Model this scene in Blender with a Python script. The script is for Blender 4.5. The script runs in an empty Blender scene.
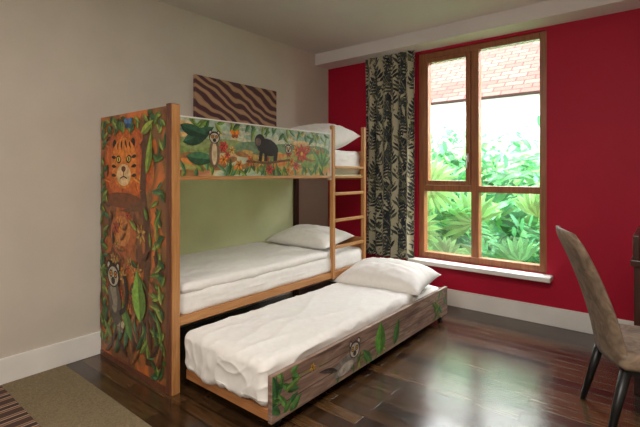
import bpy, bmesh, math, random
import numpy as np
from mathutils import Vector, Matrix, noise
random.seed(7)
S=bpy.context.scene
def lin(c):
    return tuple(((x/255)/12.92 if x/255<=0.04045 else ((x/255+0.055)/1.055)**2.4) for x in c)
def rgba(c): return (*lin(c),1)
# ---------------------------------------------------------------- materials
def newmat(name):
    m=bpy.data.materials.new(name); m.use_nodes=True
    nt=m.node_tree; return m,nt,nt.nodes['Principled BSDF']
def N(nt,t,**kw):
    n=nt.nodes.new(t)
    for k,v in kw.items():
        if k in n.inputs: n.inputs[k].default_value=v
        else: setattr(n,k,v)
    return n
def ramp(nt,stops,interp='LINEAR'):
    r=nt.nodes.new('ShaderNodeValToRGB'); r.color_ramp.interpolation=interp
    e=r.color_ramp.elements
    while len(e)<len(stops): e.new(0.5)
    for i,(p,c) in enumerate(stops):
        e[i].position=p; e[i].color=rgba(c)
    return r
def coords(nt,scale=(1,1,1),rot=(0,0,0),kind='Object'):
    tc=nt.nodes.new('ShaderNodeTexCoord'); mp=nt.nodes.new('ShaderNodeMapping')
    mp.inputs['Scale'].default_value=scale; mp.inputs['Rotation'].default_value=rot
    nt.links.new(tc.outputs[kind],mp.inputs['Vector']); return mp.outputs['Vector']
def bump(nt,b,src,strength=0.2,dist=0.01):
    n=nt.nodes.new('ShaderNodeBump'); n.inputs['Strength'].default_value=strength; n.inputs['Distance'].default_value=dist
    nt.links.new(src,n.inputs['Height']); nt.links.new(n.outputs['Normal'],b.inputs['Normal'])
def simple(name,c,rough=0.6,var=0.08,scale=8,bmp=0.0,metal=0,stretch=(1,1,1),spec=0.5):
    m,nt,b=newmat(name)
    v=coords(nt,stretch)
    nz=N(nt,'ShaderNodeTexNoise',Scale=scale,Detail=4.0)
    nt.links.new(v,nz.inputs['Vector'])
    lo=tuple(max(0,x*(1-var)) for x in c); hi=tuple(min(255,x*(1+var)) for x in c)
    r=ramp(nt,[(0.3,lo),(0.7,hi)]); nt.links.new(nz.outputs['Fac'],r.inputs['Fac'])
    nt.links.new(r.outputs['Color'],b.inputs['Base Color'])
    b.inputs['Roughness'].default_value=rough; b.inputs['Metallic'].default_value=metal
    b.inputs['Specular IOR Level'].default_value=spec
    if bmp: bump(nt,b,nz.outputs['Fac'],bmp)
    return m
def wood(name,c1,c2,rough=0.4,stretch=(20,20,1.5),scale=3):
    m,nt,b=newmat(name)
    v=coords(nt,stretch)
    nz=N(nt,'ShaderNodeTexNoise',Scale=scale,Detail=6.0,Distortion=0.6); nt.links.new(v,nz.inputs['Vector'])
    r=ramp(nt,[(0.3,c1),(0.7,c2)]); nt.links.new(nz.outputs['Fac'],r.inputs['Fac'])
    nt.links.new(r.outputs['Color'],b.inputs['Base Color']); b.inputs['Roughness'].default_value=rough
    bump(nt,b,nz.outputs['Fac'],0.1,0.003)
    return m
M_cream=simple('cream_paint',(197,188,175),0.75,0.02,3,0.02)
M_ceil=simple('ceiling_paint',(214,208,205),0.85,0.015,2)
M_red=simple('crimson_paint',(168,6,44),0.6,0.03,2,0.02,spec=0.3)
M_white=simple('white_gloss_paint',(226,223,218),0.4,0.02,5)
M_pine=wood('pine_wood',(158,106,60),(188,138,86),0.4)
M_pineh=wood('pine_wood_rail',(154,102,56),(184,132,80),0.4,(20,1.5,20))
M_pinex=wood('pine_wood_cross',(146,94,54),(176,120,74),0.4,(1.5,20,20))
M_winw=wood('window_oak',(126,76,46),(156,98,60),0.4)
M_dark=wood('dark_walnut',(44,24,18),(70,38,28),0.35)
M_post=wood('post_mahogany',(80,46,32),(112,66,44),0.4)
M_green=simple('sage_paint',(214,220,174),0.6,0.03,3)
M_black=simple('black_metal',(16,15,15),0.4,0.1,8)
M_metal=simple('brushed_steel',(190,188,184),0.3,0.05,20,metal=1.0)
M_sheet=simple('white_cotton',(226,223,219),0.9,0.015,30,0.05,spec=0.2)
M_base=simple('bed_base',(60,45,38),0.7)
M_rubber=simple('rubber',(30,28,28),0.6)
def floor_mat():
    m,nt,b=newmat('walnut_plank_floor')
    v=coords(nt)
    br=nt.nodes.new('ShaderNodeTexBrick'); br.offset=0.37; br.squash=1
    br.inputs['Scale'].default_value=1; br.inputs['Brick Width'].default_value=0.62; br.inputs['Row Height'].default_value=0.092
    br.inputs['Mortar Size'].default_value=0.0028; br.inputs['Mortar Smooth'].default_value=0.2; br.inputs['Bias'].default_value=0.0
    br.inputs['Color1'].default_value=rgba((50,32,20)); br.inputs['Color2'].default_value=rgba((104,74,44)); br.inputs['Mortar'].default_value=rgba((10,7,5))
    nt.links.new(v,br.inputs['Vector'])
    v2=coords(nt,(2,26,2)); nz=N(nt,'ShaderNodeTexNoise',Scale=2.5,Detail=7.0,Distortion=0.8); nt.links.new(v2,nz.inputs['Vector'])
    r=ramp(nt,[(0.25,(140,140,140)),(0.75,(255,255,255))]); nt.links.new(nz.outputs['Fac'],r.inputs['Fac'])
    mx=N(nt,'ShaderNodeMixRGB',blend_type='MULTIPLY',Fac=1.0); nt.links.new(br.outputs['Color'],mx.inputs['Color1']); nt.links.new(r.outputs['Color'],mx.inputs['Color2'])
    nt.links.new(mx.outputs['Color'],b.inputs['Base Color'])
    rr=nt.nodes.new('ShaderNodeMapRange'); rr.inputs['To Min'].default_value=0.13; rr.inputs['To Max'].default_value=0.28
    nt.links.new(nz.outputs['Fac'],rr.inputs['Value']); nt.links.new(rr.outputs['Result'],b.inputs['Roughness'])
    b.inputs['Specular IOR Level'].default_value=0.85
    ad=N(nt,'ShaderNodeMath',operation='MULTIPLY_ADD'); ad.inputs[1].default_value=-1.0
    nt.links.new(br.outputs['Fac'],ad.inputs[0]); sc=N(nt,'ShaderNodeMath',operation='MULTIPLY'); sc.inputs[1].default_value=0.3
    nt.links.new(nz.outputs['Fac'],sc.inputs[0]); nt.links.new(sc.outputs[0],ad.inputs[2])
    bump(nt,b,ad.outputs[0],0.35,0.004)
    return m
M_floor=floor_mat()
M_carpet=simple('beige_carpet',(124,110,86),0.95,0.12,120,0.4,spec=0.1)
def rug_mat():
    m,nt,b=newmat('striped_rug'); v=coords(nt,(1,0.15,1))
    w=N(nt,'ShaderNodeTexWave',Scale=2.2,Distortion=0.6); w.inputs['Detail'].default_value=2
    nt.links.new(v,w.inputs['Vector'])
    r=ramp(nt,[(0,(70,48,40)),(0.3,(150,120,95)),(0.5,(96,62,48)),(0.72,(176,150,124)),(0.86,(60,40,36))],'CONSTANT')
    nt.links.new(w.outputs['Fac'],r.inputs['Fac']); nt.links.new(r.outputs['Color'],b.inputs['Base Color']); b.inputs['Roughness'].default_value=0.95
    return m
def zebra_mat():
    m,nt,b=newmat('zebra_print'); v=coords(nt,(1,1,1),(0.45,0,0))
    w=N(nt,'ShaderNodeTexWave',Scale=4.2,Distortion=5.0); w.bands_direction='Z'; w.inputs['Detail'].default_value=1.0; w.inputs['Detail Scale'].default_value=1.1
    nt.links.new(v,w.inputs['Vector'])
    r=ramp(nt,[(0.0,(80,50,56)),(0.48,(88,56,58)),(0.58,(158,122,94)),(1,(176,140,108))])
    nt.links.new(w.outputs['Fac'],r.inputs['Fac']); nt.links.new(r.outputs['Color'],b.inputs['Base Color']); b.inputs['Roughness'].default_value=0.8
    return m
def vcol_mat(name,rough,nscale,lo,translucent=0):
    m,nt,b=newmat(name)
    at=nt.nodes.new('ShaderNodeVertexColor'); at.layer_name='Col'
    v=coords(nt); nz=N(nt,'ShaderNodeTexNoise',Scale=nscale,Detail=5.0); nt.links.new(v,nz.inputs['Vector'])
    r=ramp(nt,[(0.3,(lo,lo,lo)),(0.7,(255,255,255))]); nt.links.new(nz.outputs['Fac'],r.inputs['Fac'])
    mx=N(nt,'ShaderNodeMixRGB',blend_type='MULTIPLY',Fac=1.0); nt.links.new(at.outputs['Color'],mx.inputs['Color1']); nt.links.new(r.outputs['Color'],mx.inputs['Color2'])
    nt.links.new(mx.outputs['Color'],b.inputs['Base Color']); b.inputs['Roughness'].default_value=rough
    if translucent:
        tr=nt.nodes.new('ShaderNodeBsdfTranslucent'); nt.links.new(at.outputs['Color'],tr.inputs['Color'])
        ms=nt.nodes.new('ShaderNodeMixShader'); ms.inputs[0].default_value=translucent
        nt.links.new(b.outputs[0],ms.inputs[1]); nt.links.new(tr.outputs[0],ms.inputs[2]); nt.links.new(ms.outputs[0],nt.nodes['Material Output'].inputs['Surface'])
    return m
def blotch_mat(name,stops,scale,stretch=(1,1,1),dist=1.0):
    m,nt,b=newmat(name); v=coords(nt,stretch)
    nz=N(nt,'ShaderNodeTexNoise',Scale=scale,Detail=6.0,Distortion=dist); nt.links.new(v,nz.inputs['Vector'])
    r=ramp(nt,stops); nt.links.new(nz.outputs['Fac'],r.inputs['Fac']); nt.links.new(r.outputs['Color'],b.inputs['Base Color'])
    b.inputs['Roughness'].default_value=0.45; return m
M_mural=vcol_mat('painted_mural',0.4,35.0,185)
M_bgEnd=blotch_mat('mural_ground_jungle',[(0.3,(70,44,32)),(0.42,(124,76,50)),(0.5,(110,84,50)),(0.58,(170,96,50)),(0.7,(206,112,48))],4.5,(1,1,0.6),1.5)
M_bgGuard=blotch_mat('mural_ground_meadow',[(0.3,(92,116,104)),(0.42,(140,164,140)),(0.52,(186,190,156)),(0.6,(196,160,116)),(0.72,(170,112,78))],5,(1,0.6,1),1.2)
M_bgTr=blotch_mat('mural_ground_timber',[(0.3,(88,68,58)),(0.5,(132,106,92)),(0.7,(164,140,122))],4,(1,1.2,9),0.8)
def glass_mat():
    m=bpy.data.materials.new('window_glass'); m.use_nodes=True; nt=m.node_tree; nt.nodes.clear()
    o=nt.nodes.new('ShaderNodeOutputMaterial'); t=nt.nodes.new('ShaderNodeBsdfTransparent'); g=nt.nodes.new('ShaderNodeBsdfGlossy'); g.inputs['Roughness'].default_value=0.02
    mx=nt.nodes.new('ShaderNodeMixShader'); mx.inputs[0].default_value=0.05
    nt.links.new(t.outputs[0],mx.inputs[1]); nt.links.new(g.outputs[0],mx.inputs[2]); nt.links.new(mx.outputs[0],o.inputs['Surface']); return m
# ---------------------------------------------------------------- mesh helpers
def link(ob,parent=None):
    S.collection.objects.link(ob)
    if parent: ob.parent=parent
    return ob
def empty(name,loc=(0,0,0)):
    e=bpy.data.objects.new(name,None); e.location=loc; e.empty_display_size=0.1; S.collection.objects.link(e); return e
def mk(name,bm,mat,parent=None,smooth=False):
    me=bpy.data.meshes.new(name); bm.to_mesh(me); bm.free()
    if mat: me.materials.append(mat)
    if smooth:
        for p in me.polygons: p.use_smooth=True
    return link(bpy.data.objects.new(name,me),parent)
def boxes(name,lst,mat,parent=None,bev=0.0):
    bm=bmesh.new()
    for lo,hi in lst:
        g=bmesh.ops.create_cube(bm,size=1)
        for v in g['verts']: v.co=Vector([lo[i]+(v.co[i]+0.5)*(hi[i]-lo[i]) for i in range(3)])
    if bev>0: bmesh.ops.bevel(bm,geom=bm.edges[:],offset=bev,segments=2,affect='EDGES',profile=0.5)
    bmesh.ops.recalc_face_normals(bm,faces=bm.faces[:])
    return mk(name,bm,mat,parent)
def box(name,lo,hi,mat,parent=None,bev=0.0): return boxes(name,[(lo,hi)],mat,parent,bev)
def cyl(name,p0,p1,r0,r1,mat,parent=None,seg=16):
    p0=Vector(p0);p1=Vector(p1); d=p1-p0
    bm=bmesh.new(); bmesh.ops.create_cone(bm,cap_ends=True,segments=seg,radius1=r0,radius2=r1,depth=d.length)
    q=d.to_track_quat('Z','Y').to_matrix().to_4x4(); q.translation=(p0+p1)/2
    bmesh.ops.transform(bm,matrix=q,verts=bm.verts[:])
    return mk(name,bm,mat,parent,True)
def softblock(name,lo,hi,r,mat,parent,amp=0.01,seed=0,cuts=56,stretch=(3,3,3),droop=0):
    bm=bmesh.new(); bmesh.ops.create_cube(bm,size=1)
    bmesh.ops.subdivide_edges(bm,edges=bm.edges[:],cuts=cuts,use_grid_fill=True)
    lo=Vector(lo);hi=Vector(hi); so=Vector((seed*3.1,seed*7.7,seed))
    for v in bm.verts:
        p=Vector([lo[i]+(v.co[i]+0.5)*(hi[i]-lo[i]) for i in range(3)])
        q=Vector([min(max(p[i],lo[i]+r),hi[i]-r) for i in range(3)])
        d=p-q
        if d.length>1e-6:
            n=d.normalized(); p=q+n*r
        else: n=Vector((0,0,0))
        s=Vector((p.x*stretch[0],p.y*stretch[1],p.z*stretch[2]))
        nn=noise.noise(s+so)
        w=(1-abs(noise.noise(s*1.9+so)))**5
        w2=(1-abs(noise.noise(s*4.1+so*2)))**6
        if n.length>0: p+=n*(amp*(nn*0.9+w*1.0+w2*0.55-0.6))
        if droop and p.z<lo[2]+r: p.z+=droop*noise.noise(Vector((p.x*5,p.y*5,seed)))
        v.co=p
    bmesh.ops.recalc_face_normals(bm,faces=bm.faces[:])
    return mk(name,bm,mat,parent,True)
def pillow(name,loc,w,l,h,rot,tilt=0,seed=0):
    n=36; bm=bmesh.new(); top={};bot={}
    for i in range(n+1):
        for j in range(n+1):
            a=-1+2*i/n; b=-1+2*j/n
            x=w/2*a*(1-0.07*(1-b*b)**1.0); y=l/2*b*(1-0.07*(1-a*a))
            f=max(0,(1-abs(a)**3))*max(0,(1-abs(b)**3)); f=f**0.55
            nv=Vector((a*1.7+seed*5,b*1.7,seed)); nz=noise.noise(nv)*0.16+((1-abs(noise.noise(nv*2.2)))**4)*0.10
            z=h*f*(0.62*(1+nz))
            top[i,j]=bm.verts.new((x,y,z))
            if 0<i<n and 0<j<n: bot[i,j]=bm.verts.new((x,y,-h*0.38*f**1.2))
            else: bot[i,j]=top[i,j]
    for i in range(n):
        for j in range(n):
            bm.faces.new((top[i,j],top[i+1,j],top[i+1,j+1],top[i,j+1]))
            q=[bot[i,j],bot[i,j+1],bot[i+1,j+1],bot[i+1,j]]
            try: bm.faces.new(q)
            except ValueError: pass
    bmesh.ops.recalc_face_normals(bm,faces=bm.faces[:])
    ob=mk(name,bm,M_sheet,None,True); ob.location=loc; ob.rotation_euler=(tilt,0,rot); return ob
def c_s(c): return tuple(x/255 for x in c)   # byte colour layer is stored sRGB
# ---------------------------------------------------------------- mural painter
class Paint:
    def __init__(s,name,fn,parent):
        s.bm=bmesh.new(); s.col=s.bm.loops.layers.color.new('Col'); s.k=0; s.fn=fn; s.name=name; s.parent=parent; s.clip=None
    def poly(s,pts,c,new=True):
        if new: s.k+=1
        if s.clip:
            x0,y0,x1,y1=s.clip
            pts=[(min(max(p[0],x0),x1),min(max(p[1],y0),y1)) for p in pts]
        vs=[s.bm.verts.new(s.fn(p[0],p[1],0.0006+s.k*0.000012)) for p in pts]
        f=s.bm.faces.new(vs)
        for l in f.loops: l[s.col]=(*c_s(c),1)
    def ell(s,x,y,rx,ry,c,rot=0,n=18):
        ca,sa=math.cos(rot),math.sin(rot)
        s.poly([(x+rx*math.cos(t)*ca-ry*math.sin(t)*sa,y+rx*math.cos(t)*sa+ry*math.sin(t)*ca) for t in [2*math.pi*i/n for i in range(n)]],c)
    def leaf(s,x,y,L,W,ang,c,bend=0.15,tip=1.0):
        n=9; ca,sa=math.cos(ang),math.sin(ang)
        def P(t,o):
            px=L*t; py=bend*L*t*t+o
            return (x+px*ca-py*sa,y+px*sa+py*ca)
        w=[W*math.sin(math.pi*(i/n)**0.8)*0.5 for i in range(n+1)]
        mid=[P(i/n,0) for i in range(n+1)]
        s.poly(mid+[P(i/n,w[i]) for i in range(n-1,0,-1)],c)
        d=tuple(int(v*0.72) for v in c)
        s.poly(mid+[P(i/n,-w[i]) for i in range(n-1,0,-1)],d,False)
    def vine(s,pts,w,c):
        for a,b in zip(pts,pts[1:]):
            dx,dy=b[0]-a[0],b[1]-a[1]; l=math.hypot(dx,dy) or 1; ox,oy=-dy/l*w/2,dx/l*w/2
            s.poly([(a[0]-ox,a[1]-oy),(b[0]-ox,b[1]-oy),(b[0]+ox,b[1]+oy),(a[0]+ox,a[1]+oy)],c)
    def flower(s,x,y,R,c,cc,n=7,rot=0):
        for i in range(n): s.leaf(x,y,R,R*0.55,rot+2*math.pi*i/n,c,0.1)
        s.ell(x,y,R*0.2,R*0.2,cc)
    def butterfly(s,x,y,r,c):
        for sg in(-1,1):
            s.ell(x+sg*r*0.6,y+r*0.35,r*0.65,r*0.5,c,sg*0.6); s.ell(x+sg*r*0.45,y-r*0.4,r*0.42,r*0.4,tuple(int(v*.7) for v in c),-sg*0.5)
        s.ell(x,y,r*0.1,r*0.6,(20,18,18))
    def lemur(s,x,y,r,dark=(34,28,26),face=(206,196,176),eye=(232,150,30),body=True):
        if body:
            s.ell(x+r*0.3,y-r*2.0,r*1.0,r*1.8,(96,88,80),0.2); s.ell(x+r*0.1,y-r*1.7,r*0.55,r*1.2,(160,150,130),0.2)
            s.vine([(x+r*1.0,y-r*2.8),(x+r*1.9,y-r*2.3),(x+r*2.2,y-r*1.0),(x+r*1.8,y+r*0.2)],r*0.4,(40,34,32))
            s.ell(x-r*0.5,y-r*1.6,r*0.22,r*0.9,(110,100,90),0.5)
        for sg in(-1,1):
            s.ell(x+sg*r*0.75,y+r*0.7,r*0.35,r*0.42,dark); s.ell(x+sg*r*0.75,y+r*0.7,r*0.2,r*0.26,face)
        s.ell(x,y,r,r*0.95,dark); s.ell(x,y-r*0.08,r*0.82,r*0.75,face)
        for sg in(-1,1):
            s.ell(x+sg*r*0.38,y+r*0.1,r*0.3,r*0.3,dark); s.ell(x+sg*r*0.38,y+r*0.1,r*0.19,r*0.19,eye); s.ell(x+sg*r*0.38,y+r*0.1,r*0.09,r*0.09,(10,10,10))
        s.ell(x,y-r*0.42,r*0.32,r*0.3,dark)
    def gorilla(s,x,y,k,c=(34,30,32)):
        s.ell(x,y,.085*k,.05*k,c,-.25); s.ell(x-.07*k,y+.035*k,.042*k,.042*k,c); s.ell(x-.045*k,y+.01*k,.05*k,.045*k,c)
        s.vine([(x-.055*k,y),(x-.07*k,y-.085*k)],.026*k,c); s.vine([(x-.02*k,y),(x-.025*k,y-.085*k)],.026*k,c)
        s.vine([(x+.065*k,y-.01*k),(x+.055*k,y-.085*k)],.032*k,c); s.ell(x-.085*k,y+.03*k,.022*k,.024*k,(112,92,84))
    def bigcat(s,x,y,r):
        o=(236,138,48); d=(40,24,18)
        for sg in(-1,1):
            s.ell(x+sg*r*.72,y+r*.75,r*.3,r*.32,(196,96,36)); s.ell(x+sg*r*.72,y+r*.75,r*.16,r*.18,d)
        s.ell(x,y,r,r*.98,o); s.ell(x,y-r*.45,r*.55,r*.42,(244,206,150))
        for sg in(-1,1):
            s.ell(x+sg*r*.4,y+r*.15,r*.2,r*.15,d,sg*.3); s.ell(x+sg*r*.4,y+r*.15,r*.13,r*.1,(240,214,90)); s.ell(x+sg*r*.4,y+r*.15,r*.05,r*.08,(10,10,10))
            for k in range(3): s.leaf(x+sg*r*.98,y+r*(.25-.35*k),r*.42,r*.13,math.pi if sg>0 else 0,d,0.1*sg)
            s.leaf(x+sg*r*.12,y+r*.9,r*.4,r*.12,-1.57+sg*.25,d); s.leaf(x+sg*r*.42,y+r*.82,r*.32,r*.1,-1.57+sg*.3,d)
        s.ell(x,y-r*.22,r*.17,r*.11,(120,50,36)); s.vine([(x,y-r*.3),(x,y-r*.5)],r*.05,d); s.vine([(x-r*.28,y-r*.58),(x,y-r*.5),(x+r*.28,y-r*.58)],r*.05,d)
    def done(s):
        me=bpy.data.meshes.new(s.name); s.bm.to_mesh(me); s.bm.free(); me.materials.append(M_mural)
        return link(bpy.data.objects.new(s.name,me),s.parent)
# ---------------------------------------------------------------- room
XW=4.3; YB=3.92; YF=-1.6; ZC=2.6
WX0,WX1,WZ0,WZ1=1.14,2.30,0.42,2.45
box('floor',(-0.15,1.1,-0.1),(XW+0.15,YB+0.2,0),M_floor)
box('floor_carpet',(-0.15,YF-0.15,-0.1),(XW+0.15,1.1,0.004),M_carpet)
box('ceiling',(-0.15,YF-0.15,ZC),(XW+0.15,YB+0.2,ZC+0.1),M_ceil)
box('wall_left',(-0.15,YF-0.15,0),(0,YB+0.2,ZC),M_cream)
box('wall_right',(XW,YF-0.15,0),(XW+0.15,YB+0.2,ZC),M_cream)
box('wall_front',(0,YF-0.15,0),(XW,YF,ZC),M_cream)
boxes('wall_back',[((0,YB,0),(WX0,YB+0.2,ZC)),((WX1,YB,0),(XW,YB+0.2,ZC)),((WX0,YB,0),(WX1,YB+0.2,WZ0)),((WX0,YB,WZ1),(WX1,YB+0.2,ZC))],M_red)
box('trim_ceiling_beam',(0,3.68,2.475),(XW,YB,ZC),M_ceil)
box('baseboard_left',(0,YF,0),(0.018,YB,0.155),M_white,bev=0.004)
box('baseboard_back',(0.018,YB-0.018,0),(XW,YB,0.155),M_white,bev=0.004)
box('striped_rug',(0.06,-0.9,0.004),(1.1,0.75,0.014),rug_mat(),bev=0.003)
box('trim_window_sill',(WX0-0.05,YB-0.13,WZ0-0.045),(WX1+0.05,YB+0.05,WZ0-0.004),M_white,bev=0.008)
win=empty('window_1',(0,0,0))
fy0,fy1=YB+0.02,YB+0.10; fw=0.058
XM=1.70; ZT=1.11
boxes('frame',[((WX0,fy0,WZ0),(WX0+fw,fy1,WZ1)),((WX1-fw,fy0,WZ0),(WX1,fy1,WZ1)),((WX0+fw,fy0,WZ0),(WX1-fw,fy1,WZ0+fw)),((WX0+fw,fy0,WZ1-fw),(WX1-fw,fy1,WZ1)),
 ((XM-0.035,fy0,WZ0+fw),(XM+0.035,fy1,WZ1-fw)),((WX0+fw,fy0,ZT-0.03),(XM-0.035,fy1,ZT+0.03)),((XM+0.035,fy0,ZT-0.03),(WX1-fw,fy1,ZT+0.03))],M_winw,win,0.005)
sx0,sx1,sz0,sz1=WX0+fw+.002,XM-.037,ZT+.032,WZ1-fw-.002; sw=0.045
boxes('opening_sash',[((sx0,fy0-.012,sz0),(sx0+sw,fy1-.02,sz1)),((sx1-sw,fy0-.012,sz0),(sx1,fy1-.02,sz1)),((sx0+sw,fy0-.012,sz0),(sx1-sw,fy1-.02,sz0+sw)),((sx0+sw,fy0-.012,sz1-sw),(sx1-sw,fy1-.02,sz1))],M_winw,win,0.005)
boxes('glass_panes',[((WX0+fw,fy0+.036,WZ0+fw),(WX1-fw,fy0+.04,ZT-.03)),((WX0+fw,fy0+.036,ZT+.03),(WX1-fw,fy0+.04,WZ1-fw))],glass_mat(),win)
boxes('handle',[((sx1-.032,fy0-.03,1.36),(sx1-.012,fy0-.012,1.44)),((sx1-.03,fy0-.05,1.40),(sx1-.016,fy0-.03,1.415)),((sx1-.031,fy0-.06,1.30),(sx1-.015,fy0-.045,1.42))],M_metal,win,0.003)
# curtain: printed fabric, leaf pattern rasterised into the cloth's colour attribute
def curtain():
    FW,FH=1.15,2.085; nx,nz=260,470
    sx=np.linspace(0,FW,nx+1)[:,None]*np.ones((1,nz+1)); sz=np.linspace(0,FH,nz+1)[None,:]*np.ones((nx+1,1))
    img=np.zeros((nx+1,nz+1,3)); img[:]=(208,202,172)
    r=random.Random(5)
    def leaf(x,y,L,W,ang,c,vein=None):
        ca,sa=math.cos(ang),math.sin(ang)
        dx=sx-x; dy=sz-y; u=(dx*ca+dy*sa)/L; v=(-dx*sa+dy*ca)
        v=v-0.12*L*u*u
        w=W*0.5*np.sin(np.pi*np.clip(u,0,1)**0.8)
        m=(u>0)&(u<1)&(np.abs(v)<w); img[m]=c
        if vein is not None:
            m2=m&(np.abs(v)<0.0022); img[m2]=vein
    D=[(56,64,70),(68,76,76),(46,52,58),(84,92,78)]
    for ix in range(8):
        for iz in range(15):
            x=(ix+0.5*(iz%2))*0.15+r.uniform(-.02,.02); z=iz*0.145+r.uniform(-.02,.02)-0.05; a=1.57+(-1)**ix*r.uniform(.15,.5)
            L=.24; 
            for k in range(8):
                t=k/7; px=x+math.cos(a)*L*t; pz=z+math.sin(a)*L*t; ll=.10*(1-0.45*t)
                for sg in(-1,1): leaf(px,pz,ll,.025,a+sg*(1.05-.5*t),r.choice(D))
            leaf(x,z,L*1.2,.02,a,D[0],(170,164,136))
    for i in range(70): leaf(r.uniform(0,FW),r.uniform(0,FH),.09,.03,r.uniform(0.4,2.7),(132,134,100),(80,82,70))
    for i in range(95): leaf(r.uniform(0,FW),r.uniform(0,FH),.12,.022,r.uniform(0.4,2.7),(204,198,168))
    x0,x1=0.57,1.15; z0,z1=0.40,2.475
    i=np.arange(nx+1)[:,None]/nx; t=np.arange(nz+1)[None,:]/nz
    ph=i*2*math.pi*6.5+0.5*np.sin(t*3+i*4)
    y=YB-0.085+0.036*(1-0.35*t)*np.sin(ph)+0.006*np.sin(ph*2+t*6)
    x=x0+(x1-x0)*(i+0.012*np.sin(ph*2))-0.02*(1-t)*(i-0.5)
    z=z0+(z1-z0)*t+0*i
    V=np.stack([x,y,z],-1).reshape(-1,3)
    idx=np.arange((nx+1)*(nz+1)).reshape(nx+1,nz+1)
    F=np.stack([idx[:-1,:-1],idx[1:,:-1],idx[1:,1:],idx[:-1,1:]],-1).reshape(-1,4)
    me=bpy.data.meshes.new('patterned_curtain'); me.from_pydata(V.tolist(),[],F.tolist())
    at=me.color_attributes.new('Col','BYTE_COLOR','POINT')
    c=np.ones(((nx+1)*(nz+1),4),dtype=np.float32); c[:,:3]=img.reshape(-1,3)/255.0
    at.data.foreach_set('color_srgb',c.ravel())
    me.polygons.foreach_set('use_smooth',[True]*len(me.polygons)); me.materials.append(vcol_mat('leaf_print_cloth',0.9,80.0,225,0.15)); me.update()
    link(bpy.data.objects.new('patterned_curtain',me))
curtain()
# ---------------------------------------------------------------- bunk bed
bed=empty('bunk_bed')
BX=0.905; Y0=1.325; Y1=3.33; HB=1.65
box('end_panel',(0.022,Y0,0.02),(BX-0.04,Y0+0.03,HB-0.01),M_bgEnd,bed,0.003)
box('end_post_front',(BX-0.04,Y0-0.01,0),(BX,Y0+0.05,HB),M_post,bed,0.004)
box('end_post_wall',(0.022,Y0+0.03,0),(0.06,Y0+0.07,HB-0.02),M_post,bed,0.003)
box('end_panel_edging',(BX,Y0,0.0),(BX+0.008,Y0+0.05,HB-.005),M_pine,bed,0.002)
box('foot_plinth',(0.03,Y0-0.006,0.0),(BX-0.04,Y0,0.035),M_post,bed)
box('back_panel',(0.02,Y0+.07,0.40),(0.032,3.28,1.215),M_green,bed)
box('back_post',(0.022,3.28,0),(0.07,3.33,1.24),M_dark,bed,0.003)
box('guard_board',(BX-0.025,Y0+0.05,1.235),(BX,2.785,1.58),M_bgGuard,bed,0.003)
box('guard_end_cap',(BX-0.03,2.785,1.20),(BX+0.004,2.80,1.62),M_white,bed,0.002)
box('guard_top_cap',(BX-0.028,Y0+0.05,1.58),(BX+0.003,2.785,1.586),M_white,bed)
box('upper_rail',(BX-0.035,Y0+0.05,1.215),(BX+0.004,Y1,1.235),M_pineh,bed,0.003)
box('upper_base',(0.035,Y0+0.05,1.215),(BX-0.035,Y1-0.02,1.245),M_green,bed)
box('upper_back_guard',(0.022,Y0+.07,1.25),(0.04,3.32,1.5),M_pineh,bed)
box('upper_head_rail',(0.07,Y1-0.02,1.2),(BX-0.03,Y1,1.46),M_pinex,bed,0.003)
box('lower_rail',(BX-0.03,Y0+0.05,0.38),(BX+0.006,Y1-.05,0.43),M_pineh,bed,0.004)
box('lower_base',(0.035,Y0+0.05,0.385),(BX-0.03,Y1-0.02,0.41),M_base,bed)
box('lower_head_rail',(0.07,Y1-0.02,0.37),(BX-0.03,Y1,0.66),M_pinex,bed,0.003)
box('ladder_stile_1',(BX-0.018,2.80,0.37),(BX+0.018,2.835,1.655),M_pine,bed,0.005)
box('ladder_stile_2',(BX-0.018,3.27,0.0),(BX+0.018,3.305,1.68),M_pine,bed,0.005)
for i,z in enumerate((1.31,1.085,0.86,0.635)):
    box('ladder_rung_%d'%(i+1),(BX-0.012,2.84,z-0.016),(BX+0.014,3.27,z+0.01),M_pineh,bed,0.004)
softblock('upper_mattress',(0.045,Y0+0.06,1.247),(BX-0.03,Y1-0.025,1.46),0.05,M_sheet,bed,0.008,3)
softblock('lower_mattress',(0.04,Y0+0.06,0.412),(BX-0.005,Y1-0.025,0.575),0.05,M_sheet,bed,0.006,4)
softblock('lower_duvet',(0.06,Y0+0.07,0.548),(BX-0.002,2.78,0.61),0.03,M_sheet,bed,0.008,5,70,(2.6,1.4,3))
pl=pillow('pillow',(0.47,3.03,0.645),0.72,0.46,0.17,0.03,0.12,1)
pl2=pillow('pillow.001',(0.50,3.04,1.54),0.78,0.48,0.26,-0.03,0.24,2)
P=Paint('end_mural',lambda s,t,o:(0.022+s,Y0-o,t),bed); P.clip=(0.003,0.04,0.838,1.635)
rnd=random.Random(3)
G=[(82,124,54),(112,150,64),(64,104,58),(140,168,76),(160,178,84),(88,140,92)]
B=[(116,72,48),(150,96,60),(92,60,44),(170,112,68)]
for i in range(60):
    P.ell(rnd.uniform(0.1,0.72),rnd.uniform(0.35,1.5),rnd.uniform(.02,.07),rnd.uniform(.04,.12),rnd.choice(B+[(190,106,50),(140,106,60)]),rnd.uniform(-.5,.5))
P.ell(0.36,1.29,0.31,0.28,(190,88,36)); P.ell(0.35,1.31,0.27,0.24,(214,106,38))
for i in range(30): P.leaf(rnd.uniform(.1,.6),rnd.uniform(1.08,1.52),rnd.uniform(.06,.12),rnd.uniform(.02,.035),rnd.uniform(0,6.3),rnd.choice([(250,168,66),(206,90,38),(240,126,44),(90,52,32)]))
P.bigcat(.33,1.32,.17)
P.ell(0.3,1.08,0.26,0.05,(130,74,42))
P.vine([(0.64,0.1),(0.60,0.5),(0.64,0.85),(0.57,1.15),(0.62,1.6)],0.07,(96,62,42))
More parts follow.
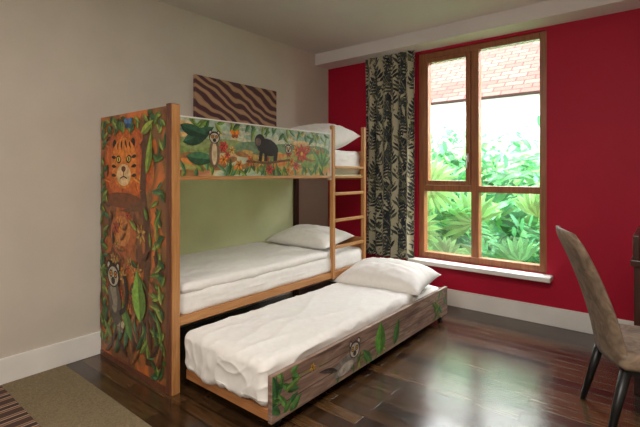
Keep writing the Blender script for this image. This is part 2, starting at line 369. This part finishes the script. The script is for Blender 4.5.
P.vine([(0.2,0.3),(0.28,0.62),(0.2,0.95),(0.42,1.03),(0.6,1.06)],0.045,(116,76,50))
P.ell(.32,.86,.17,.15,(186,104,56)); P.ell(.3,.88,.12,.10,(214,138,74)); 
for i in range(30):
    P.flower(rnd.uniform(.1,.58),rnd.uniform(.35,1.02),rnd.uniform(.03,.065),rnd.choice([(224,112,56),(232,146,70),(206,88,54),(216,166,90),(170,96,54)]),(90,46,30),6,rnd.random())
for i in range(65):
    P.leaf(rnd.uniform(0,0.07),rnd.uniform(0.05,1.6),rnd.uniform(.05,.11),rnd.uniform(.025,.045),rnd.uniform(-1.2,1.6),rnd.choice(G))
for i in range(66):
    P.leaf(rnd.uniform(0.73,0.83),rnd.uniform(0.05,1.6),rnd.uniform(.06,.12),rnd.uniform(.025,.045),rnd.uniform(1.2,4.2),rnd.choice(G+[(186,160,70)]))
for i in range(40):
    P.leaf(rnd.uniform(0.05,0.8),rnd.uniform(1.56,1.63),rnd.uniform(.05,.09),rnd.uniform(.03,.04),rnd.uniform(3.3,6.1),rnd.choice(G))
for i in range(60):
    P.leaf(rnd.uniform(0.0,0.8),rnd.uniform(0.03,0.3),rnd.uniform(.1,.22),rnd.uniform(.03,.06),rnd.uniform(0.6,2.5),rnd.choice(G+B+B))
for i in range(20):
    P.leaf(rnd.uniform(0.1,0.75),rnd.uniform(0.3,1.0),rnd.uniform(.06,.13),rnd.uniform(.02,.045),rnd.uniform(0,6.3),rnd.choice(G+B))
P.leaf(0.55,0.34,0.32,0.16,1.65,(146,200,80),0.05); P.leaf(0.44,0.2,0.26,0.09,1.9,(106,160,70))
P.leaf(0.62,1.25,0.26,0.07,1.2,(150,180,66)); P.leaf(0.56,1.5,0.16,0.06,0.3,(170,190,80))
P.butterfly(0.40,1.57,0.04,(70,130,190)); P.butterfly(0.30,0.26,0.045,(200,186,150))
P.lemur(0.2,0.58,0.085)
P.done()
P=Paint('guard_mural',lambda s,t,o:(BX+o,Y0+0.05+s,1.235+t),bed); P.clip=(0.004,0.004,1.4,0.341)
P.poly([(0,0.2),(1.4,0.2),(1.4,.341),(0,.341)],(168,186,168))
for i in range(60):
    P.ell(rnd.uniform(0,1.38),rnd.uniform(0.2,0.33),rnd.uniform(.05,.14),rnd.uniform(.01,.03),rnd.choice([(210,204,170),(164,186,160),(228,184,126),(150,176,150),(206,204,176)]),rnd.uniform(-.1,.1))
for x in (.1,.35,.6,.9,1.2): P.ell(x,.19,.2,.045,rnd.choice([(120,148,106),(146,160,100),(110,138,104)]))
for i in range(70):
    P.ell(rnd.uniform(0,1.38),rnd.uniform(0.0,0.17),rnd.uniform(.04,.12),rnd.uniform(.012,.03),rnd.choice([(206,166,96),(170,164,90),(220,136,70),(130,150,84),(160,114,70)]),rnd.uniform(-.2,.2))
for i in range(60):
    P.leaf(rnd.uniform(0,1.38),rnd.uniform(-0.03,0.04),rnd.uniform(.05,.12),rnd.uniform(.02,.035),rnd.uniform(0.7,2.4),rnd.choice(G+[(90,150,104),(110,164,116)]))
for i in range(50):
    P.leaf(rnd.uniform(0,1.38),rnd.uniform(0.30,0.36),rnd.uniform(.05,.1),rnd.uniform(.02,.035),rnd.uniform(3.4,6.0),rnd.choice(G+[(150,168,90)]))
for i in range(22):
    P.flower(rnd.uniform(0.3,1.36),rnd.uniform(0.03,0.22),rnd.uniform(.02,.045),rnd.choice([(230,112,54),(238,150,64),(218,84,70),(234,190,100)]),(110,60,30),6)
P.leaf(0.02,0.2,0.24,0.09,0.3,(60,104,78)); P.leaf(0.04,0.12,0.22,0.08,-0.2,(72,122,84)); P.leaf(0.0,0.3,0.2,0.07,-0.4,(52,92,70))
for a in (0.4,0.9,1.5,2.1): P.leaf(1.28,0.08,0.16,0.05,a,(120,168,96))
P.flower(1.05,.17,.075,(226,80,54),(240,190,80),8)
P.gorilla(.70,.20,1.15); P.vine([(.5,.1),(.68,.09),(.92,.12)],.016,(110,76,50)); P.lemur(.9,.2,.035,(60,44,36),body=False)
P.ell(0.24,0.14,0.04,0.09,(120,98,80)); P.ell(.24,.14,.02,.07,(214,190,150)); P.lemur(0.24,0.24,0.04,body=False); P.butterfly(0.40,0.27,0.03,(236,130,44))
P.done()
# ---------------------------------------------------------------- trundle bed
tr=empty('trundle_bed')
TX=1.62; TY0=1.41; TY1=3.5
box('front_board',(TX-0.028,TY0,0.062),(TX,TY1,0.29),M_bgTr,tr,0.004)
box('foot_rail',(BX+0.014,TY0,0.07),(TX-0.028,TY0+0.03,0.125),M_pinex,tr,0.004)
box('head_rail',(BX+0.03,TY1-0.03,0.07),(TX-0.028,TY1,0.24),M_pinex,tr,0.004)
box('rear_rail',(BX+0.014,TY0+0.03,0.07),(BX+0.034,TY1-0.03,0.125),M_pineh,tr,0.003)
box('base',(BX+0.034,TY0+0.03,0.085),(TX-0.028,TY1-0.03,0.11),M_base,tr)
for i,(x,y) in enumerate(((BX+.1,TY0+.09),(TX-.06,TY0+.09),(BX+.1,TY1-.07),(TX-.04,TY1-.07))):
    cyl('caster_%d'%(i+1),(x-.012,y,.027),(x+.012,y,.027),.027,.027,M_rubber,tr,20)
    box('caster_fork_%d'%(i+1),(x-.018,y-.012,.04),(x+.018,y+.012,.086),M_metal,tr,.003)
softblock('trundle_mattress',(BX+0.022,TY0+0.004,0.112),(TX-0.032,TY1-0.035,0.30),0.05,M_sheet,tr,0.006,6)
softblock('trundle_duvet',(BX+0.010,TY0-0.022,0.120),(TX-0.033,2.98,0.352),0.045,M_sheet,tr,0.011,8,90,(2.4,1.5,2.4),0.04)
pl3=pillow('pillow.002',(1.25,3.12,0.375),0.76,0.52,0.22,0.1,0.1,5)
P=Paint('trundle_mural',lambda s,t,o:(TX+o,TY0+s,0.062+t),tr); P.clip=(0.004,0.004,2.085,0.224)
for z in (0.075,0.15): P.vine([(0,z),(1,z+.004),(2.09,z)],0.004,(70,54,48))
for i in range(26):
    P.leaf(rnd.uniform(-.02,.16),rnd.uniform(0.0,.2),rnd.uniform(.06,.13),rnd.uniform(.03,.05),rnd.uniform(-1,3.5),rnd.choice([(92,150,72),(70,124,70),(120,176,90)]))
for i in range(18):
    P.leaf(rnd.uniform(.5,1.1),rnd.uniform(-.01,.05),rnd.uniform(.05,.1),rnd.uniform(.02,.03),rnd.uniform(.5,2.6),rnd.choice(G))
for i in range(16):
    P.leaf(rnd.uniform(1.75,2.05),rnd.uniform(0,.2),rnd.uniform(.06,.12),rnd.uniform(.02,.04),rnd.uniform(0,6),rnd.choice(G))
P.vine([(0.1,.12),(.22,.17),(.34,.15),(.42,.18)],.006,(150,140,70))
P.flower(.3,.17,.025,(236,180,70),(120,60,20),6)
P.ell(.60,.08,.13,.05,(140,132,122),.15); P.ell(.60,.06,.08,.03,(190,182,168),.15); P.lemur(.69,.14,.055,(70,60,54),(214,206,190),(220,170,60),body=False)
P.leaf(.52,.07,.18,.03,2.7,(90,80,74))
P.leaf(0.98,.01,.215,.13,1.5,(110,186,70),0.03); P.leaf(1.16,.02,.18,.08,1.0,(76,140,64)); P.leaf(0.88,.0,.15,.05,2.2,(84,150,70))
P.done()
# ---------------------------------------------------------------- wall art
art=empty('zebra_canvas_picture',(0.02,2.555,1.87))
box('canvas',(-0.016,-0.475,-0.19),(0.016,0.475,0.21),zebra_mat(),art,0.003)
# ---------------------------------------------------------------- chair
def chair_mat():
    m,nt,b=newmat('taupe_upholstery'); v=coords(nt)
    nz=N(nt,'ShaderNodeTexNoise',Scale=14.0,Detail=5.0,Distortion=1.5); nt.links.new(v,nz.inputs['Vector'])
    r=ramp(nt,[(0.35,(98,82,68)),(0.65,(138,118,98))]); nt.links.new(nz.outputs['Fac'],r.inputs['Fac']); nt.links.new(r.outputs['Color'],b.inputs['Base Color'])
    b.inputs['Roughness'].default_value=0.6; bump(nt,b,nz.outputs['Fac'],0.3,0.01); return m
M_ch=chair_mat()
ch=empty('upholstered_chair')
def chair_back():
    bm=bmesh.new(); n=22; m=12; F={};R={}
    for j in range(n+1):
        t=j/n; z=0.36+0.60*t
        xc=-0.18-0.10*t-0.11*t*t
        hw=0.225-0.01*t-0.03*max(0,(t-0.85)/0.15)**2
        th=0.055-0.012*t
        for i in range(m+1):
            s=-1+2*i/m
            e=(1-abs(s)**6)**0.4
            te=(1-max(0,(t-0.9)/0.1)**2*0.8)
            curve=-0.04*(1-s*s)
            zz=z+0.015*(1-s*s)*t
            F[i,j]=bm.verts.new((xc+curve+th*0.5*e*te,hw*s,zz)); R[i,j]=bm.verts.new((xc+curve-th*0.5*e*te-0.001,hw*s,zz))
    for j in range(n):
        for i in range(m):
            bm.faces.new((F[i,j],F[i+1,j],F[i+1,j+1],F[i,j+1])); bm.faces.new((R[i,j],R[i,j+1],R[i+1,j+1],R[i+1,j]))
        bm.faces.new((F[0,j],F[0,j+1],R[0,j+1],R[0,j])); bm.faces.new((F[m,j],R[m,j],R[m,j+1],F[m,j+1]))
    for i in range(m):
        bm.faces.new((F[i,n],F[i+1,n],R[i+1,n],R[i,n])); bm.faces.new((F[i,0],R[i,0],R[i+1,0],F[i+1,0]))
    bmesh.ops.recalc_face_normals(bm,faces=bm.faces[:])
    return mk('backrest',bm,M_ch,ch,True)
chair_back()
softblock('seat',(-0.22,-0.23,0.35),(0.24,0.23,0.44),0.035,M_ch,ch,0.004,9,20)
box('seat_frame',(-0.2,-0.2,0.325),(0.2,0.2,0.355),M_black,ch,.004)
for i,(a,b2) in enumerate((((-.19,-.19),(-.27,-.22)),((-.19,.19),(-.27,.22)),((.19,-.19),(.22,-.21)),((.19,.19),(.22,.21)))):
    cyl('leg_%d'%(i+1),(b2[0],b2[1],0.0),(a[0],a[1],0.34),0.014,0.024,M_black,ch)
ch.location=(3.035,2.64,0.001); ch.rotation_euler=(0,0,math.radians(20))
# desk
dk=empty('writing_desk')
box('side_panel',(2.925,2.99,0.0),(2.965,3.55,0.73),M_dark,dk,.004)
box('desk_top',(2.91,2.96,0.73),(4.28,3.57,0.765),M_dark,dk,.004)
box('side_gallery',(2.92,2.99,0.765),(2.95,3.55,0.9),M_dark,dk,.004)
box('far_side_panel',(4.23,2.99,0.0),(4.27,3.55,0.73),M_dark,dk,.004)
box('drawer_box',(3.7,3.01,0.5),(4.23,3.55,0.73),M_dark,dk,.004)
box('modesty_panel',(2.965,3.51,0.3),(4.23,3.53,0.73),M_dark,dk)
# ---------------------------------------------------------------- outside
box('garden_ground',(-6,YB+0.25,-0.5),(10,7.99,-0.3),simple('garden_soil',(120,140,90),0.9))
def garden():
    bm=bmesh.new(); col=bm.loops.layers.color.new('Col'); r=random.Random(11)
    C=[(112,188,124),(140,208,134),(80,152,96),(168,220,144),(64,132,84),(126,200,156)]
    def leaf(o,d,up,L,W,c):
        d=d.normalized(); s=d.cross(up).normalized()
        pts=[o,o+d*L*.35+s*W/2,o+d*L*.75+s*W*.35-up*L*.08,o+d*L-up*L*.2,o+d*L*.75-s*W*.35-up*L*.08,o+d*L*.35-s*W/2]
        f=bm.faces.new([bm.verts.new(p) for p in pts])
        for l in f.loops: l[col]=(*c_s(c),1)
    for i in range(6500):
        x=r.uniform(-3.5,5.5); y=r.uniform(5.4,6.4); z=r.uniform(-0.3,1.86+0.08*math.sin(x*3))
        d=Vector((r.uniform(-1,1),r.uniform(-1,.3),r.uniform(-.6,.8))); up=Vector((r.uniform(-.4,.4),r.uniform(-.8,0),1)).normalized()
        leaf(Vector((x,y,z)),d,up,r.uniform(.16,.34),r.uniform(.06,.12),r.choice(C))
    for k in range(60):
        o=Vector((r.uniform(-2.5,4),r.uniform(4.9,5.5),r.uniform(-.3,0.85))); a=r.uniform(0,6.28); L=r.uniform(.8,1.4); c=r.choice(C)
        h=Vector((math.cos(a),math.sin(a)*0.4,0)); q=[]
        for i in range(17):
            t=i/16; q.append(o+h*L*t+Vector((0,0,L*(0.95*t-1.1*t*t))))
        for i in range(1,16):
            d=(q[i+1]-q[i]).normalized(); sd=Vector((d.y,-d.x,0)).normalized()*0.6+d.cross(Vector((0,1,0)))*.8
            for sg in(-1,1): leaf(q[i],sd*sg+d*.8,Vector((0,-.5,1)).normalized(),.36*math.sin(math.pi*(i/17)**.7)+.06,.055,c)
    for k in range(26):   # fan palms facing the house
        o=Vector((r.uniform(-1.8,2.8),r.uniform(4.7,5.1),r.uniform(.05,1.15))); c=r.choice([(150,214,130),(170,226,150),(124,200,130)]); R=r.uniform(.32,.5); a0=r.uniform(0,6.28)
        for i in range(15):
            a=a0+(i-7)*.24
            d=Vector((math.cos(a),-.25,math.sin(a)))
            leaf(o,d,Vector((0,-1,.2)).normalized(),R*(1-.02*abs(i-7)),.075,c if i%2 else tuple(int(v*.82) for v in c))
    me=bpy.data.meshes.new('garden_hedge'); bm.to_mesh(me); bm.free(); me.materials.append(vcol_mat('garden_foliage',0.5,3.0,170,0.45))
    link(bpy.data.objects.new('garden_hedge',me))
garden()
box('garden_hedge_core',(-6,6.9,-0.3),(9,7.2,1.8),simple('hedge_core_green',(110,170,115),0.9,0.4,6))  # hedge core: solid green block added behind the leaves
nb=empty('neighbouring_building')
box('rendered_wall',(-8,8.0,-0.5),(10,8.2,2.75),simple('white_render',(215,215,220),0.9,0.02,2),nb)
def tile_mat():
    m,nt,b=newmat('clay_roof_tiles'); v=coords(nt)
    br=nt.nodes.new('ShaderNodeTexBrick'); br.inputs['Scale'].default_value=1; br.inputs['Brick Width'].default_value=0.32; br.inputs['Row Height'].default_value=0.15
    br.inputs['Mortar Size'].default_value=0.012; br.inputs['Color1'].default_value=rgba((78,52,46)); br.inputs['Color2'].default_value=rgba((96,68,60)); br.inputs['Mortar'].default_value=rgba((50,34,32))
    nt.links.new(v,br.inputs['Vector']); nt.links.new(br.outputs['Color'],b.inputs['Base Color']); b.inputs['Roughness'].default_value=0.9; b.inputs['Specular IOR Level'].default_value=0.1
    return m
rf=boxes('tiled_roof',[((-9,0,-0.03),(9,2.8,0.03))],tile_mat(),nb)
rf.location=(1,7.7,2.60); rf.rotation_euler=(math.radians(38),0,0)
# ---------------------------------------------------------------- lights
w=bpy.data.worlds.new('world'); S.world=w; w.use_nodes=True
bg=w.node_tree.nodes['Background']; bg.inputs['Color'].default_value=(0.95,0.98,1,1); bg.inputs['Strength'].default_value=13.0
def area(name,loc,rot,sx,sy,p,c):
    l=bpy.data.lights.new(name,'AREA'); l.shape='RECTANGLE'; l.size=sx; l.size_y=sy; l.energy=p; l.color=c
    o=bpy.data.objects.new(name,l); o.location=loc; o.rotation_euler=rot; S.collection.objects.link(o); return o
po=area('window_portal',((WX0+WX1)/2,YB+0.16,(WZ0+WZ1)/2),(math.radians(-90),0,0),WX1-WX0,WZ1-WZ0,1,(1,1,1)); po.data.cycles.is_portal=True
sun=bpy.data.lights.new('sun','SUN'); sun.energy=4.5; sun.angle=0.1; sun.color=(1,.98,.94)
so=bpy.data.objects.new('sun',sun); S.collection.objects.link(so); so.rotation_euler=(math.radians(24),math.radians(-10),0)
cl=empty('fill_fixture');  # out-of-view fixture, added to carry the interior fill light
cyl('fill_fixture_body',(2.9,0.3,2.56),(2.9,0.3,2.6),0.3,0.3,M_white,cl,40)
area('fill_light',(2.9,0.3,2.55),(0,0,0),0.55,0.55,40,(1,.93,.85))  # soft fill light added below the out-of-view fixture
area('fill_light_rear',(2.2,-0.9,2.5),(math.radians(35),0,0),1.2,0.9,34,(1,.95,.9))  # extra fill light added behind the camera, without any fixture
# ---------------------------------------------------------------- camera
cd=bpy.data.cameras.new('camera'); cd.sensor_width=36; cd.lens=424/640*36; cd.shift_y=-39.5/640; cd.clip_start=0.02
co=bpy.data.objects.new('camera',cd); co.location=(3.06,0,1.25); co.rotation_euler=(math.radians(90),0,math.radians(39.1)); S.collection.objects.link(co)
S.camera=co
S.view_settings.view_transform='Standard'; S.view_settings.look='None'; S.view_settings.exposure=0.6
